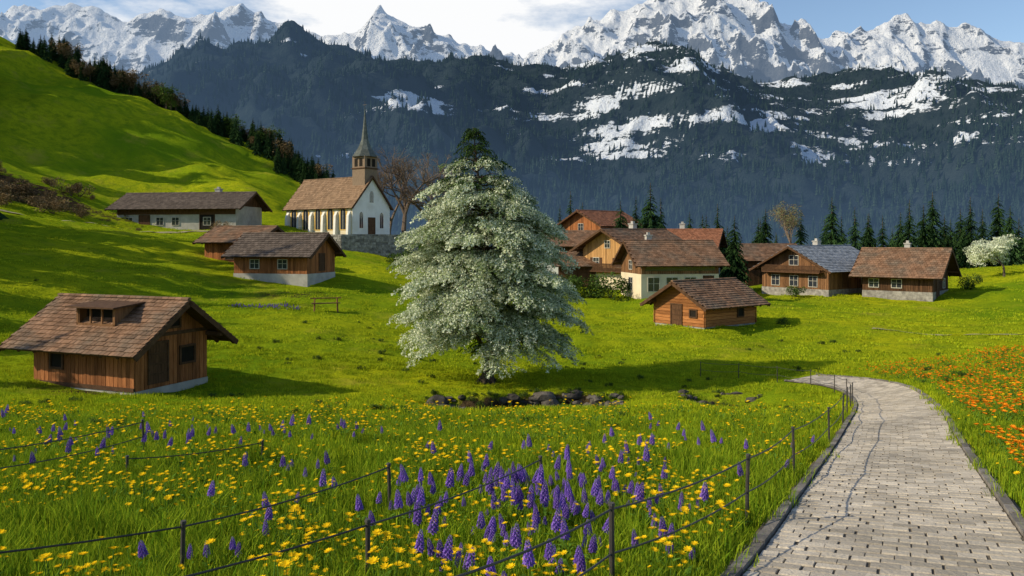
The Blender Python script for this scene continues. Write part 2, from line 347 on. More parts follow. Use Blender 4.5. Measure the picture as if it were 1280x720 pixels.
S3=1.04-.40*np.clip(slp-.55,0,2)+.6*fbm(X3/300,Y3/300+Z3/200,5,71)-.40*(1-sm(Z3/Y3,.17,.23))
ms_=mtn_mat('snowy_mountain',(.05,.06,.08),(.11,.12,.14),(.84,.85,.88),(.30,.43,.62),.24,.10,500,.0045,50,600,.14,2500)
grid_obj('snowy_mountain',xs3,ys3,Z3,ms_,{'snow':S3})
# ------------------------------------------------------------------ vegetation sources
def leaf(mb,p,size,mi=0,droop=0,asp=.55):
    d=Vector((random.gauss(0,1),random.gauss(0,1),random.gauss(0,.6)-droop)).normalized()
    nrm=Vector((random.gauss(0,.6),random.gauss(0,.6),1)).normalized(); a=d.cross(nrm).normalized()*size*asp*.5; d=d*size*.5; p=Vector(p)
    mb.face([p-d,p+a,p+d,p-a],mi)
def sprig(name,mat,n=30,L=.55,size=.12,w=.14,mat2=None,frac=.3):
    mb=MB()
    for i in range(n):
        t=(i+.5)/n; x=t*L; ww=w*(1-.5*t)
        leaf(mb,(x,random.gauss(0,ww*.7),random.gauss(0,ww*.3)-.12*t*t),size*random.uniform(.7,1.2),1 if (mat2 and random.random()<frac*(1.6-1.4*t)) else 0,.4)
    return mb.obj(name,[mat]+([mat2] if mat2 else []),link=False)
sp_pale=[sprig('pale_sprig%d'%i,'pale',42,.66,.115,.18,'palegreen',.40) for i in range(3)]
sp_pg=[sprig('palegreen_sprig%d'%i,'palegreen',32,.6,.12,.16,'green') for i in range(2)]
sp_gr=[sprig('green_sprig%d'%i,'green',30,.55,.13,.14,'conifer',.5) for i in range(2)]
def conifer(name,hh=10.,rr=.2,lv=30,nb=11,mat='conifer',seed=0):
    random.seed(100+seed); mb=MB(); mb.tube([(0,0,-.6),(0,0,hh*.5),(0,0,hh)],[hh*.018,hh*.011,.02],6,1)
    for k in range(lv):
        t=k/(lv-1); z=hh*(.06+.93*t); R=hh*rr*((1-t)**.85)*random.uniform(.75,1.12)+.12
        for j in range(nb if t<.8 else 6):
            a=random.uniform(0,6.283); r=R*random.uniform(.7,1.1); ca,sa=math.cos(a),math.sin(a); zz=z+random.uniform(-.5,.5)*hh/lv
            segs=5
            for s in range(segs):
                u0=s/segs;u1=(s+1.3)/segs
                p0=Vector((ca*r*u0,sa*r*u0,zz-r*.45*u0*u0)); p1=Vector((ca*r*u1,sa*r*u1,zz-r*.45*u1*u1-.02))
                side=Vector((-sa,ca,0))*(r*.26*(1.15-u0))*random.uniform(.7,1.2); dn=Vector((0,0,-r*.16))*random.uniform(.5,1.3)
                mb.face([p0,p1,p0+side+(p1-p0)*.7+dn],0); mb.face([p0,p0-side+(p1-p0)*.7+dn,p1],0)
    random.seed(7+seed); return mb.obj(name,[mat,'bark'],link=False)
con=[conifer('conifer_a',10,.24,30,13,seed=1),conifer('conifer_b',10,.20,28,12,seed=2),conifer('conifer_c',10,.27,26,13,seed=3)]
def farcon(name,mat,seed):
    random.seed(seed); mb=MB(); hh=10
    for k in range(4):
        z0=hh*(.02+.22*k); z1=z0+hh*.38; R=hh*.22*(1-k/4.6); nn=6; a0=random.random()*6
        for j in range(nn):
            a=a0+j*6.283/nn; b_=a0+(j+1)*6.283/nn; r1=R*random.uniform(.7,1.15); r2=R*random.uniform(.7,1.15)
            mb.face([(math.cos(a)*r1,math.sin(a)*r1,z0+random.uniform(-.4,.3)),(math.cos(b_)*r2,math.sin(b_)*r2,z0),(0,0,z1)])
    return mb.obj(name,[mat],link=False)
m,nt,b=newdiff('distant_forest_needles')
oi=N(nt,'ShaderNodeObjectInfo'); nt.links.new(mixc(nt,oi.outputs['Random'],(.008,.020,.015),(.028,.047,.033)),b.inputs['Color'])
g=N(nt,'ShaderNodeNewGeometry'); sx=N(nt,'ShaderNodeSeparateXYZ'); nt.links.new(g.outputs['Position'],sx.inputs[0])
e=N(nt,'ShaderNodeEmission'); e.inputs[0].default_value=(*HAZE,1)  # same painted haze emission for the distant trees
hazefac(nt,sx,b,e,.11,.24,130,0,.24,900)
fc=[farcon('far_conifer_%d'%i,m,i) for i in range(3)]
nF=34000
y=rng.uniform(570**.5,1930**.5,nF)**2; x=rng.uniform(-.85,.85,nF)*y; z=Hf(x,y); s=snowf(x,y,z)
k=((s<.42)|(rng.random(nF)<.16))&((fbm(x/90,y/90,3,91)>-.25)|(y<900)); x,y,z=x[k],y[k],z[k]
scatter('distant_forest',np.stack([x,y,z-1],-1),rz(len(x)),rng.uniform(1.0,2.0,len(x))*(1-.3*sm(y,900,1900)),fc)
def bare_tree(name,hh,mat,seed,depth=6,spread=.55):
    random.seed(seed); mb=MB(); tips=[]
    def br(p,d,L,r,k):
        q=p+d*L; mid=p+d*L*.5+Vector((random.gauss(0,1),random.gauss(0,1),0))*L*.05
        mb.tube([p,mid,q],[r,r*.85,r*.7],4 if k>1 else 6,0)
        if k>=depth: tips.append((q,d)); return
        if k>=2: tips.append((q,d))
        for _ in range(random.choice([2,3,3])):
            nd=(d+Vector((random.gauss(0,spread),random.gauss(0,spread),random.gauss(.14,spread*.6)))).normalized()
            br(q,nd,L*random.uniform(.62,.85),max(r*.62,.026),k+1)
    br(Vector((0,0,-.5)),Vector((0,0,1)),hh*.24,hh*.024,0)
    random.seed(7); o=mb.obj(name,[mat]); return o,tips
def dress(o,tips,srcs,per,sc0,sc1,name='foliage'):
    P=[];
    for (q,d) in tips:
        for _ in range(per): P.append(q+Vector((random.gauss(0,.35),random.gauss(0,.35),random.gauss(0,.3))))
    n=len(P); return scatter(name,[tuple(p) for p in P],rz(n,.6),rng.uniform(sc0,sc1,n),srcs,parent=o)
# ------------------------------------------------------------------ the big pale tree
TB=Vector((-1.4,44,Hs(-1.4,44)-.05)); TH=6.25-TB.z
def crownR(z): return float(np.interp(z,[-6.3,-5.7,-4.4,-1.8,0,2.2,3.3,3.9,4.6,5.4,6.2],[4.1,4.8,5.05,5.05,4.5,3.5,2.4,1.45,1.0,.6,.15]))
tree=bpy.data.objects.new('pale_foliage_tree',None); COL.objects.link(tree); tree.location=TB
def trunkp(z):
    t=max(z,0)/14.; return Vector((.25*math.sin(min(t*1.6,1)*3.14)-.75*t**3+.08*math.sin(z*.9),.15*math.sin(z*.6),z))
mb=MB(); zz=[-.6,0,.3,.9,1.6,2.6,4,6,8,10,12,TH]
mb.tube([trunkp(z) for z in zz],[.62,.46,.36,.30,.28,.25,.22,.18,.13,.09,.05,.015],10)
mb.tube([trunkp(1.2),Vector((.9,.1,2.3)),Vector((1.6,-.3,3.6)),Vector((2.2,-.4,5.6))],[.17,.14,.11,.05],8)
mb.tube([trunkp(1.5),Vector((-.7,-.3,2.8)),Vector((-1.6,-.2,4.2))],[.13,.10,.04],8)
for a in range(6):
    ang=a*1.05+.3; mb.tube([(math.cos(ang)*.2,math.sin(ang)*.2,.35),(math.cos(ang)*.6,math.sin(ang)*.6,-.02),(math.cos(ang)*1.1,math.sin(ang)*1.1,-.3)],[.14,.09,.03],5)
PP={'p':[[],[],[]],'g':[[],[],[]],'t':[[],[],[]]}
def put(k,p,yaw,pitch,s):
    PP[k][0].append(tuple(p)); PP[k][1].append((random.gauss(0,.25),pitch+random.gauss(0,.2),yaw+random.gauss(0,.35))); PP[k][2].append(s)
levels=[]; z_=2.45
while z_<TH-.25:
    f=(z_-2.5)/(TH-2.5); levels.append((z_,int(round(14-6*f)))); z_+=.76-.42*f
az=0
for (zl,nbr) in levels:
  for _b in range(nbr):
    az+=2.39996+random.uniform(-.2,.2); z0=zl+random.gauss(0,.11)
    st=trunkp(z0); zw=z0+TB.z; R=crownR(zw)*random.uniform(.74,1.06)
    if z0<3.4: R=crownR(-5.2)*random.uniform(.7,1.0)
    ca,sa=math.cos(az),math.sin(az); lift=random.uniform(.16,.34); dr=random.uniform(.28,.44)
    if zw>3.6: lift=random.uniform(.5,.9)
    pts=[]; rad=[]; ns=max(3,int(R/.30))
    for s in range(ns+1):
        u=s/ns; pts.append(st+Vector((ca*R*u,sa*R*u,R*(lift*u-dr*u**2.2)+.04*random.gauss(0,1)))); rad.append(max(.008,(.012+.014*R)*(1-u)))
    mb.tube(pts,rad,4)
    top=zw>4.3
    for s in range(1,ns+1):
        u=s/ns
        if u<.2 and R>1.5: continue
        inner=u<.5 and not top
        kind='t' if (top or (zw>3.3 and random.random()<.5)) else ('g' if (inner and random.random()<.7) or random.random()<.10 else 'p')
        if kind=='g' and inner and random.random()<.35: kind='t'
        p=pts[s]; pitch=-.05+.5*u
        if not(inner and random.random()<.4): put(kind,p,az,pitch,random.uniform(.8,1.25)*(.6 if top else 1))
        wl=R*.38*(1.2-u*.8)
        for sg in (-1,1):
            a2=az+sg*random.uniform(.7,1.15); nn=max(1,int(wl/.34))
            if top and random.random()<.4: continue
            for q in range(nn):
                if inner and random.random()<.4: continue
                dd=(q+random.uniform(.3,.9))*.34*(.6 if top else 1); pp=p+Vector((math.cos(a2)*dd,math.sin(a2)*dd,-.10*dd-.07*dd*dd+random.gauss(0,.045)))
                kk=kind if random.random()<.92 else 'g' if kind=='p' else kind
                put(kk,pp,a2-sg*.3,pitch+.12,random.uniform(.7,1.15)*(.6 if top else 1))
mb.obj('trunk_and_limbs',['bark'],parent=tree,smooth=True)
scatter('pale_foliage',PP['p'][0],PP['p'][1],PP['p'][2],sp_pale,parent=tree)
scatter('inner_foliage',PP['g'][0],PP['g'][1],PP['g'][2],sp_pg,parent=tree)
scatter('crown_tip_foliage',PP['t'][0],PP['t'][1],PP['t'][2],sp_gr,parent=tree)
# ------------------------------------------------------------------ houses
def house(name,loc,yaw,L,W,h,slope,ove=.8,ovg=.8,found=1.5,wall='wood_dark',boards='v',boardmat='wood_mid',roof='tile_brown',base_h=.0,base='stone',ops=(),chim=None,tile=.36,gable_boards=None):
    E=bpy.data.objects.new(name,None); COL.objects.link(E); E.location=loc; E.rotation_euler=(0,0,math.radians(yaw))
    hw=W/2; hl=L/2; rise=slope*hw
    c=MB()
    c.prism([(-hl,-hw,0),(-hl,hw,0),(-hl,hw,h),(-hl,0,h+rise-.02),(-hl,-hw,h)],(L,0,0),0)
    c.obj('walls',[wall],parent=E,fixn=True)
    c=MB(); e=.05
    c.box(-hl-e,hl+e,-hw-e,hw+e,-found,base_h+.01); c.obj('foundation',[base],parent=E,fixn=True)
    sides={'-y':(Vector((0,-hw,0)),Vector((1,0,0)),Vector((0,-1,0)),L),'+y':(Vector((0,hw,0)),Vector((-1,0,0)),Vector((0,1,0)),L),
           '+x':(Vector((hl,0,0)),Vector((0,1,0)),Vector((1,0,0)),W),'-x':(Vector((-hl,0,0)),Vector((0,-1,0)),Vector((-1,0,0)),W)}
    def ztop(sd,u): return h+ (rise*(1-abs(u)/hw) if sd[1]=='x' else 0)-.03
    if boards or gable_boards:
        c=MB()
        for sd,(o,ud,nn,ln) in sides.items():
            gb=gable_boards and sd[1]=='x'
            if not boards and not gb: continue
            zb=base_h+.02 if boards else h
            if (boards or 'v')=='v':
                bw=.24; k=max(1,int(round(ln/bw))); bw=ln/k
                for i in range(k):
                    a=-ln/2+i*bw+.012; b_=-ln/2+(i+1)*bw-.012
                    cr=[(a,zb),(b_,zb),(b_,ztop(sd,b_)),]+([(0,ztop(sd,0))] if a<0<b_ and sd[1]=='x' else [])+[(a,ztop(sd,a))]
                    if cr[2][1]<=zb+.02 or cr[-1][1]<=zb+.02: continue
                    c.prism([tuple(o+ud*q[0]+Vector((0,0,q[1]))+nn*.004) for q in cr],tuple(nn*random.uniform(.025,.045)))
            else:
                bh=.26; z=zb; top=h+(rise if sd[1]=='x' else 0)-.03
                while z<top-.05:
                    z1=min(z+bh,top); w=ln/2
                    w1=w if z1<=h or sd[1]=='y' else w*(1-(z1-h)/rise); w0=w if z<=h or sd[1]=='y' else w*(1-(z-h)/rise)
                    ex=.16 if z1<h else 0
                    if w1>.05: c.prism([tuple(o+ud*q[0]+Vector((0,0,q[1]))+nn*.004) for q in ((-w0-ex,z+.02),(w0+ex,z+.02),(w1+ex,z1-.01),(-w1-ex,z1-.01))],tuple(nn*random.uniform(.07,.10)))
                    z=z1
        c.obj('wall_boards',[boardmat],parent=E,fixn=True)
    rl=hl+ovg; sn=math.sqrt(1+slope*slope); zr=h+rise+.06; SL=(hw+ove)*sn
    c=MB(); t=MB(); ra=MB()
    for sg in (-1,1):
        dn=Vector((0,sg,-slope)).normalized(); nn=Vector((0,sg*slope,1)).normalized()
        R0=Vector((0,0,zr))
        def P(x,s_,o=0): return tuple(R0+Vector((x,0,0))+dn*s_+nn*o)
        c.prism([P(-rl,0),P(rl,0),P(rl,SL),P(-rl,SL)],tuple(nn*-.07))
        rows=int(SL/tile); te=SL/rows; cols=int(2*rl/tile); tw=2*rl/cols
        for r in range(rows):
            for q in range(cols):
                x0=-rl+q*tw+.012+(tw/2 if r%2 else 0); x1=x0+tw-.024
                if x1>rl: x1=rl
                if x1-x0<.05: continue
                s0=max(0,r*te-.04); s1=(r+1)*te+.05+random.uniform(-.015,.015); up=random.uniform(.05,.075); j=random.uniform(-.006,.006)
                t.prism([P(x0,s0,.012),P(x1,s0,.012),P(x1,s1,up+j),P(x0,s1,up-j)],tuple(nn*.028))
        k=int(L/1.0)+2
        for i in range(k+1):
            x=-rl+.12+(2*rl-.24)*i/k
            ra.prism([P(x-.06,hw*sn*.9,-.075),P(x+.06,hw*sn*.9,-.075),P(x+.06,SL-.04,-.075),P(x-.06,SL-.04,-.075)],tuple(nn*-.13))
        for x in (-rl-.035,rl+.003): ra.prism([P(x,0,.03),P(x+.032,0,.03),P(x+.032,SL+.03,.03),P(x,SL+.03,.03)],tuple(nn*-.24))
    for yy in (-hw*.99,0,hw*.99):
        zc=h+rise-slope*abs(yy)-.16
        for sg in (-1,1):
            a,b_=sorted((sg*(hl+.05),sg*(rl-.08))); ra.box(a,b_,yy-.09,yy+.09,zc-.14,zc+.05)
    q=int(2*rl/.4)
    for i in range(q):
        x0=-rl+i*2*rl/q; x1=x0+2*rl/q-.02; r=.13
        pts=[(x0,math.cos(a)*r,zr+.04+math.sin(a)*r*.8) for a in np.linspace(0,math.pi,6)]
        t.prism(pts,(x1-x0,0,0))
    c.obj('roof_deck',['beam'],parent=E,fixn=True); t.obj('roof_tiles',[roof],parent=E,fixn=True); ra.obj('rafters',['beam'],parent=E,fixn=True)
    if ops:
        wmb=MB()
        for op in ops:
            sd,u,z,w,hh,kind=op[:6]; o,ud,nn,ln=sides[sd]; base0=.05 if boards!='h' else .11
            def R(u0,u1,z0,z1,d0,d1,mi):
                wmb.prism([tuple(o+ud*a+Vector((0,0,zz))+nn*d0) for a,zz in ((u0,z0),(u1,z0),(u1,z1),(u0,z1))],tuple(nn*(d1-d0)),mi)
            if kind in('win','winsh'):
                R(u-w/2,u+w/2,z,z+hh,.0,base0+.005,1); f=.06
                fm=0
                R(u-w/2-f,u-w/2,z-f,z+hh+f,.0,base0+.05,fm); R(u+w/2,u+w/2+f,z-f,z+hh+f,.0,base0+.05,fm); R(u-w/2,u+w/2,z-f,z,.0,base0+.07,fm); R(u-w/2,u+w/2,z+hh,z+hh+f,.0,base0+.05,fm)
                R(u-.02,u+.02,z,z+hh,base0+.006,base0+.035,fm); R(u-w/2,u+w/2,z+hh*.55,z+hh*.55+.035,base0+.006,base0+.03,fm)
                if kind=='winsh':
                    for s_ in (-1,1):
                        a=u+s_*(w/2+f+.02); b_=a+s_*w*.5; a,b_=min(a,b_),max(a,b_); R(a,b_,z-.03,z+hh+.03,.0,base0+.03,3)
            elif kind=='door':
                R(u-w/2,u+w/2,z,z+hh,.0,base0+.02,2)
                for i in range(1,4): R(u-w/2+.02,u+w/2-.02,z+hh*i/4-.04,z+hh*i/4+.04,base0+.021,base0+.045,3)
                R(u-w/2-.1,u-w/2,z,z+hh+.1,.0,base0+.06,3); R(u+w/2,u+w/2+.1,z,z+hh+.1,.0,base0+.06,3); R(u-w/2,u+w/2,z+hh,z+hh+.1,.0,base0+.06,3)
            elif kind=='hole':
                R(u-w/2,u+w/2,z,z+hh,.0,base0+.004,5)  # dark plate painted as interior shade; the wall behind stays solid
                R(u-w/2-.1,u-w/2,z-.1,z+hh+.1,.0,base0+.06,3); R(u+w/2,u+w/2+.1,z-.1,z+hh+.1,.0,base0+.06,3); R(u-w/2,u+w/2,z+hh,z+hh+.1,.0,base0+.06,3); R(u-w/2,u+w/2,z-.1,z,.0,base0+.06,3)
            elif kind=='band':
                R(u-w/2,u+w/2,z,z+hh,.0,base0+.04,op[6])
            elif kind=='arch':
                def arch(wd,ht,z0,d0,d1,mi):
                    pts=[(-wd/2,z0),(wd/2,z0)]+[(math.cos(a)*wd/2,z0+ht-wd/2+math.sin(a)*wd*.75) for a in np.linspace(0,math.pi,9)]
                    wmb.prism([tuple(o+ud*(u+a)+Vector((0,0,zz))+nn*d0) for a,zz in pts],tuple(nn*(d1-d0)),mi)
                arch(w+.5,hh+.2,z-.12,0,.05,4 if len(op)<7 else op[6]); arch(w,hh,z,.051,.06,1)
                R(u-.03,u+.03,z,z+hh,.061,.08,0)
            elif kind=='balc':
                R(u-w/2,u+w/2,z-.12,z,.0,.95,2)
                k=int(w/.16)
                for i in range(k+1): R(u-w/2+i*w/k-.05,u-w/2+i*w/k+.05,z,z+hh,.86,.90,3)
                R(u-w/2,u+w/2,z+hh,z+hh+.08,.83,.94,2)
        wmb.obj('openings',['frame','glass','wood_dark','beam','ochre','darkhole','plaster','wood_red'],parent=E,fixn=True)
    if chim:
        x,yv,w,top=chim; c=MB(); zb=h+rise-slope*abs(yv)-.3
        c.box(x-w/2,x+w/2,yv-w/2,yv+w/2,zb,h+rise+top); c.box(x-w/2-.08,x+w/2+.08,yv-w/2-.08,yv+w/2+.08,h+rise+top+.002,h+rise+top+.12)
        c.box(x-w/4,x+w/4,yv-w/4,yv+w/4,h+rise+top+.122,h+rise+top+.4)
        c.obj('chimney',['greyplaster'],parent=E,fixn=True)
    return E
ch=house('wooden_chalet',(-18.7,38.2,-6.75),-22,6.3,4.3,2.4,.70,1.0,1.05,1.6,boardmat='wood_red',base_h=.05,base='greyplaster',roof='tile_brown',tile=.26,
 ops=[('+x',-.9,.25,1.0,1.8,'door'),('+x',.85,1.0,.8,.7,'hole'),('+x',0,2.75,.7,.55,'hole'),('-y',-1.6,.9,.7,.6,'hole'),('+x',0,2.35,4.3,.16,'band',3),('-y',0,.04,6.3,.18,'band',3)])
c=MB()
x0,x1=-.9,1.5; yb=-.35; yf=-1.75; zb=2.4+.7*2.15+.1-.7*.35
zf=lambda y:2.4+.7*2.15+.12-.7*abs(y)
c.box(x0,x1,yf,yf+.1,zf(yf)-.1,zf(yf)+.12,0); c.box(x0,x0+.1,yf,yb,zf(yf)-.1,zb-.02,0); c.box(x1-.1,x1,yf,yb,zf(yf)-.1,zb-.02,0)
c.box(x0+.1,x1-.1,yf+.5,yf+.52,zf(yf),zb-.05,1)
for i in range(4): xx=x0+.1+(x1-x0-.26)*i/3; c.box(xx,xx+.07,yf+.02,yf+.09,zf(yf)+.1,zb-.04,0)
c.prism([(x0-.3,yb+.25,zb+.05),(x1+.3,yb+.25,zb+.05),(x1+.3,yf-.35,zb-.12),(x0-.3,yf-.35,zb-.12)],(0,0,.07),2)
c.obj('dormer',['wood_mid','darkhole','beam'],parent=ch,fixn=True)
house('wooden_hut',(-21.9,77,-4.15),-14,7.6,5.5,3.05,.6,.9,.8,2.0,boardmat='wood_red',base_h=1.0,base='greyplaster',roof='tile_dark',
 ops=[('-y',-1.6,1.5,.9,.8,'win'),('-y',1.3,1.5,.9,.8,'win'),('+x',0,1.2,1.0,1.6,'door')])
house('wooden_shed',(-28.4,85,-2.9),-20,6.5,5,3.0,.5,.9,.8,2,boardmat='wood_red',roof='tile_brown',ops=[('-y',0,.9,1,.9,'hole')])
house('farm_barn',(-48.8,121,1.4),-9,19,8,3.6,.52,1.1,1.2,2.5,wall='greyplaster',boards=None,gable_boards=True,boardmat='wood_dark',roof='tile_dark',
 ops=[('-y',0,2.35,18.8,1.1,'band',2)]+[('-y',-7.5+i*2.5,.8,1.1,1.1,'win') for i in (0,2,3,5)]+[('-y',-5,.1,1.6,2.1,'door'),('-y',5,.1,2.2,2.2,'hole'),('-x',0,.8,1,1,'win')],chim=(4,1,.8,.6))
cz0=.55
chh=house('village_church',(-26.8,122.3,cz0),-35,14.5,7.7,4.5,1.12,.45,.4,3.5,wall='cream',boards=None,roof='tile_church',base='stone',base_h=.3,tile=.4,
 ops=[('-y',-5.4+i*2.7,1.0,1.1,2.9,'arch') for i in range(5)]+[('+x',-2.1,1.2,.7,2.2,'arch',6),('+x',2.1,1.2,.7,2.2,'arch',6),('+x',0,5.0,.8,1.5,'arch',6),('+x',0,.3,1.3,2.4,'door')])
c=MB()
hw=3.85
c.prism([(7.252,-hw-.0,.3),(7.252,hw,.3),(7.252,hw,4.45),(7.252,0,4.45+1.12*3.85-.05),(7.252,-hw,4.45)],(.045,0,0),0)
for i in range(6):
    x=-6.75+i*2.7; c.prism([(x-.22,-hw-.003,-.2),(x-.22,-hw-.6,-.2),(x-.22,-hw-.45,3.0),(x-.22,-hw-.003,3.7)],(.44,0,0),0)
c.obj('front_facade',['plaster'],parent=chh,fixn=True)
c=MB(); tx=5.9; r=1.3; zt=4.5+4.3-1.3
c.box(tx-r,tx+r,-r,r,zt,11.9,0)
c.box(tx-r-.12,tx+r+.12,-r-.12,r+.12,10.0,10.15,2)
for (dx,dy) in ((1,0),(-1,0),(0,1),(0,-1)):  # dark plates painted as shade in the bell openings
    for s_ in (-.5,.5):
        if dx: 
            a=tx+dx*r; a0,a1=sorted((a+dx*.003,a+dx*.03)); c.box(a0,a1,s_-.32,s_+.32,10.35,11.5,1)
        else:
            a=dy*r; a0,a1=sorted((a+dy*.003,a+dy*.03)); c.box(tx+s_-.32,tx+s_+.32,a0,a1,10.35,11.5,1)
prof=[(1.95,11.8),(1.9,11.95),(1.2,12.9),(.85,13.6),(.55,14.4),(.26,16.6),(.04,19.0)]
nv=8; ring=[]
for R,zv in prof: ring.append([(tx+R*math.cos(math.pi/8+j*math.pi/4),R*math.sin(math.pi/8+j*math.pi/4),zv) for j in range(nv)])
for i in range(len(ring)-1):
    for j in range(nv): c.face([ring[i][j],ring[i][(j+1)%nv],ring[i+1][(j+1)%nv],ring[i+1][j]],3)
c.face(ring[0][::-1],2)
c.tube([(tx,0,18.4),(tx,0,20.2)],[.05,.035],5,4); c.box(tx-.35,tx+.35,-.03,.03,19.6,19.67,4)
c.obj('bell_turret_and_spire',['turret','darkhole','beam','copper','metal'],parent=chh,fixn=True)
house('alpine_house',(14.8,96,-6.1),40,9.5,8,5.3,.5,1.1,1.2,2,boardmat='wood_tan',wall='wood_mid',base_h=2.2,base='cream',roof='tile_brown',
 ops=[('-x',-1.8,3.0,.9,1.0,'winsh'),('-x',1.8,3.0,.9,1.0,'winsh'),('-x',0,5.2,.8,.8,'win'),('-x',-1.8,.7,.9,1,'win'),('-y',0,3.0,.9,1.0,'win'),('-x',0,2.5,7.0,.8,'balc')],chim=(1,1.2,.7,.7))
house('alpine_house',(16.9,86,-6.1),10,8.4,6.6,3.9,.62,.9,.9,2,wall='cream',boards='v',boardmat='wood_mid',base_h=2.55,base='cream',roof='tile_brown',
 ops=[('-y',-2.9,.8,1.2,1.4,'win'),('-y',-.9,.8,1.2,1.4,'win'),('-y',1.1,.8,1.2,1.4,'win'),('-y',3.1,.3,1.0,2.0,'door'),('-x',0,.8,1.2,1.3,'win'),('-x',0,3.0,1.0,.9,'win'),('-y',0,2.9,7.6,.5,'band',1)],chim=(-2,.8,.6,.6))
house('red_roof_house',(23.8,112,-6),-22,9.5,8,5.4,.5,1,1,2,boardmat='wood_mid',base_h=2,base='plaster',roof='tile_red',ops=[('-y',-2,3,1,1,'winsh'),('-y',2,3,1,1,'winsh')],chim=(0,1,.7,.8))
house('red_roof_house',(14.0,126,-5.5),42,9,8,8.0,.5,1,1,2,boardmat='wood_red',base_h=3,base='plaster',roof='tile_red',ops=[('-x',-2,4,1,1.1,'winsh'),('-x',2,4,1,1.1,'winsh'),('-x',0,6.9,1,1.1,'win'),('-x',0,3.5,7,.9,'balc')])
house('chalet',(8.6,117,-5.3),-8,9,7,4.8,.5,1,1,2,boardmat='wood_dark',base_h=2,base='plaster',roof='tile_brown',ops=[('-y',-2,2.7,1,1,'win'),('-y',1,2.7,1,1,'win')])
house('wooden_shed',(8.8,97,-6.0),-6,6,5,3.2,.5,.8,.8,2,boardmat='wood_dark',roof='tile_brown')
lc=house('log_cabin',(16.0,66.0,-6.85),38,6.5,5,2.0,.58,.9,.9,1.6,wall='wood_red',boards='h',boardmat='log',roof='tile_brown',base_h=.0,tile=.30,
 ops=[('-x',-.2,.05,1.0,1.6,'door'),('-y',1.2,.7,.7,.6,'hole'),('-x',1.5,.8,.6,.5,'hole')])
house('timber_chalet',(38.3,99,-6.5),35,10.5,9.2,3.3,.52,1.1,1.2,2,boardmat='wood_mid',base_h=.7,base='stone',roof='tile_grey',
 ops=[('-x',-2.6,1.0,1.1,1.2,'win'),('-x',0,1.0,1.1,1.2,'win'),('-x',2.6,1.0,1.1,1.2,'win'),('-x',0,3.5,1.2,1.1,'win'),('-y',-2,.9,1,2,'door'),('-y',2,1.2,1.1,1.1,'win'),('-x',0,2.7,8,.7,'balc')],chim=(1.5,1.5,.7,.6))
house('wooden_hut',(45.2,91.5,-6.7),-40,7.2,7.4,3.2,.66,1.1,1.2,2,boardmat='wood_dark',base_h=1.0,base='stone',roof='tile_brown',
 ops=[('+x',-1.5,.1,1.2,2.1,'door'),('+x',1.5,1.3,1,1,'win'),('+x',0,3.7,.9,.8,'hole'),('-y',0,1.4,1.0,.9,'win'),('-y',-2.4,1.4,1.0,.9,'win')],chim=(0,1,.6,.6))
house('chalet',(34.8,110,-6.9),8,7.5,6,4.6,.55,1,1,2,boardmat='wood_dark',roof='tile_brown',ops=[('-y',0,2.5,1,1,'win')])
house('red_roof_house',(73.5,126,-6.6),-10,6,4.5,2.7,.55,.8,.8,2,wall='plaster',boards=None,roof='tile_red',base='plaster',ops=[('-y',0,1,1,1,'win')])
# ------------------------------------------------------------------ church retaining wall
def stonewall(name,poly,top,dep,mat='stone'):
    c=MB()
    for (a,b_) in zip(poly[:-1],poly[1:]):
        a=Vector((*a,0));b2=Vector((*b_,0)); d=(b2-a); L=d.length; d.normalize(); nn=Vector((d.y,-d.x,0))
        z=-dep
        c.prism([tuple(a+nn*-.25+Vector((0,0,top-dep))),tuple(b2+nn*-.25+Vector((0,0,top-dep))),tuple(b2+nn*.0+Vector((0,0,top-dep))),tuple(a+Vector((0,0,top-dep)))],(0,0,dep-.02))
        while z<-.05:
            hh=random.uniform(.28,.42); u=0
            while u<L:
                w=random.uniform(.35,.8); u1=min(L,u+w)
                if u1-u>.1: c.prism([tuple(a+d*q+Vector((0,0,top+zz))+nn*.004) for q,zz in ((u+.02,z+.02),(u1-.02,z+.02),(u1-.02,min(0,z+hh-.02)),(u+.02,min(0,z+hh-.02)))],tuple(nn*random.uniform(.05,.14)))
                u=u1
            z+=hh
    return c.obj(name,[mat],fixn=True)
stonewall('stone_wall',[(-28.5,109.5),(-23,107.5),(-15.6,109.5),(-13.8,117)],.75,5.2)
# ------------------------------------------------------------------ paved path
seg=np.diff(PCs,axis=0); cum=np.concatenate([[0],np.cumsum(np.hypot(seg[:,0],seg[:,1]))]); TL=cum[-1]
def pat(s):
    s=min(max(s,0),TL-1e-3); x=np.interp(s,cum,PCs[:,0]); y=np.interp(s,cum,PCs[:,1]); s2=min(s+.1,TL); s1=max(s-.1,0)
    t=Vector((np.interp(s2,cum,PCs[:,0])-np.interp(s1,cum,PCs[:,0]),np.interp(s2,cum,PCs[:,1])-np.interp(s1,cum,PCs[:,1]),0)).normalized()
    return Vector((x,y,0)),t,Vector((t.y,-t.x,0))
PW=1.14
ss=np.arange(0,TL,.2); fr=[pat(s) for s in ss]
offs=np.linspace(-PW-.2,PW+.2,7)
px_=np.array([[ (p+nn*o).x for o in offs] for p,t,nn in fr]); py_=np.array([[ (p+nn*o).y for o in offs] for p,t,nn in fr]); pz_=H(px_,py_)
def pz_at(s,o):
    i=s/.2; i0=int(min(max(i,0),len(ss)-2)); f=min(max(i-i0,0),1); j=(o+PW+.2)/(2*PW+.4)*6; j0=int(min(max(j,0),5)); g_=j-j0
    return (pz_[i0,j0]*(1-g_)+pz_[i0,j0+1]*g_)*(1-f)+(pz_[i0+1,j0]*(1-g_)+pz_[i0+1,j0+1]*g_)*f
pe=bpy.data.objects.new('paved_path',None); COL.objects.link(pe)
c=MB(); nI=len(ss)
c.v=[(px_[i,j],py_[i,j],pz_[i,j]+.040) for i in range(nI) for j in range(7)]
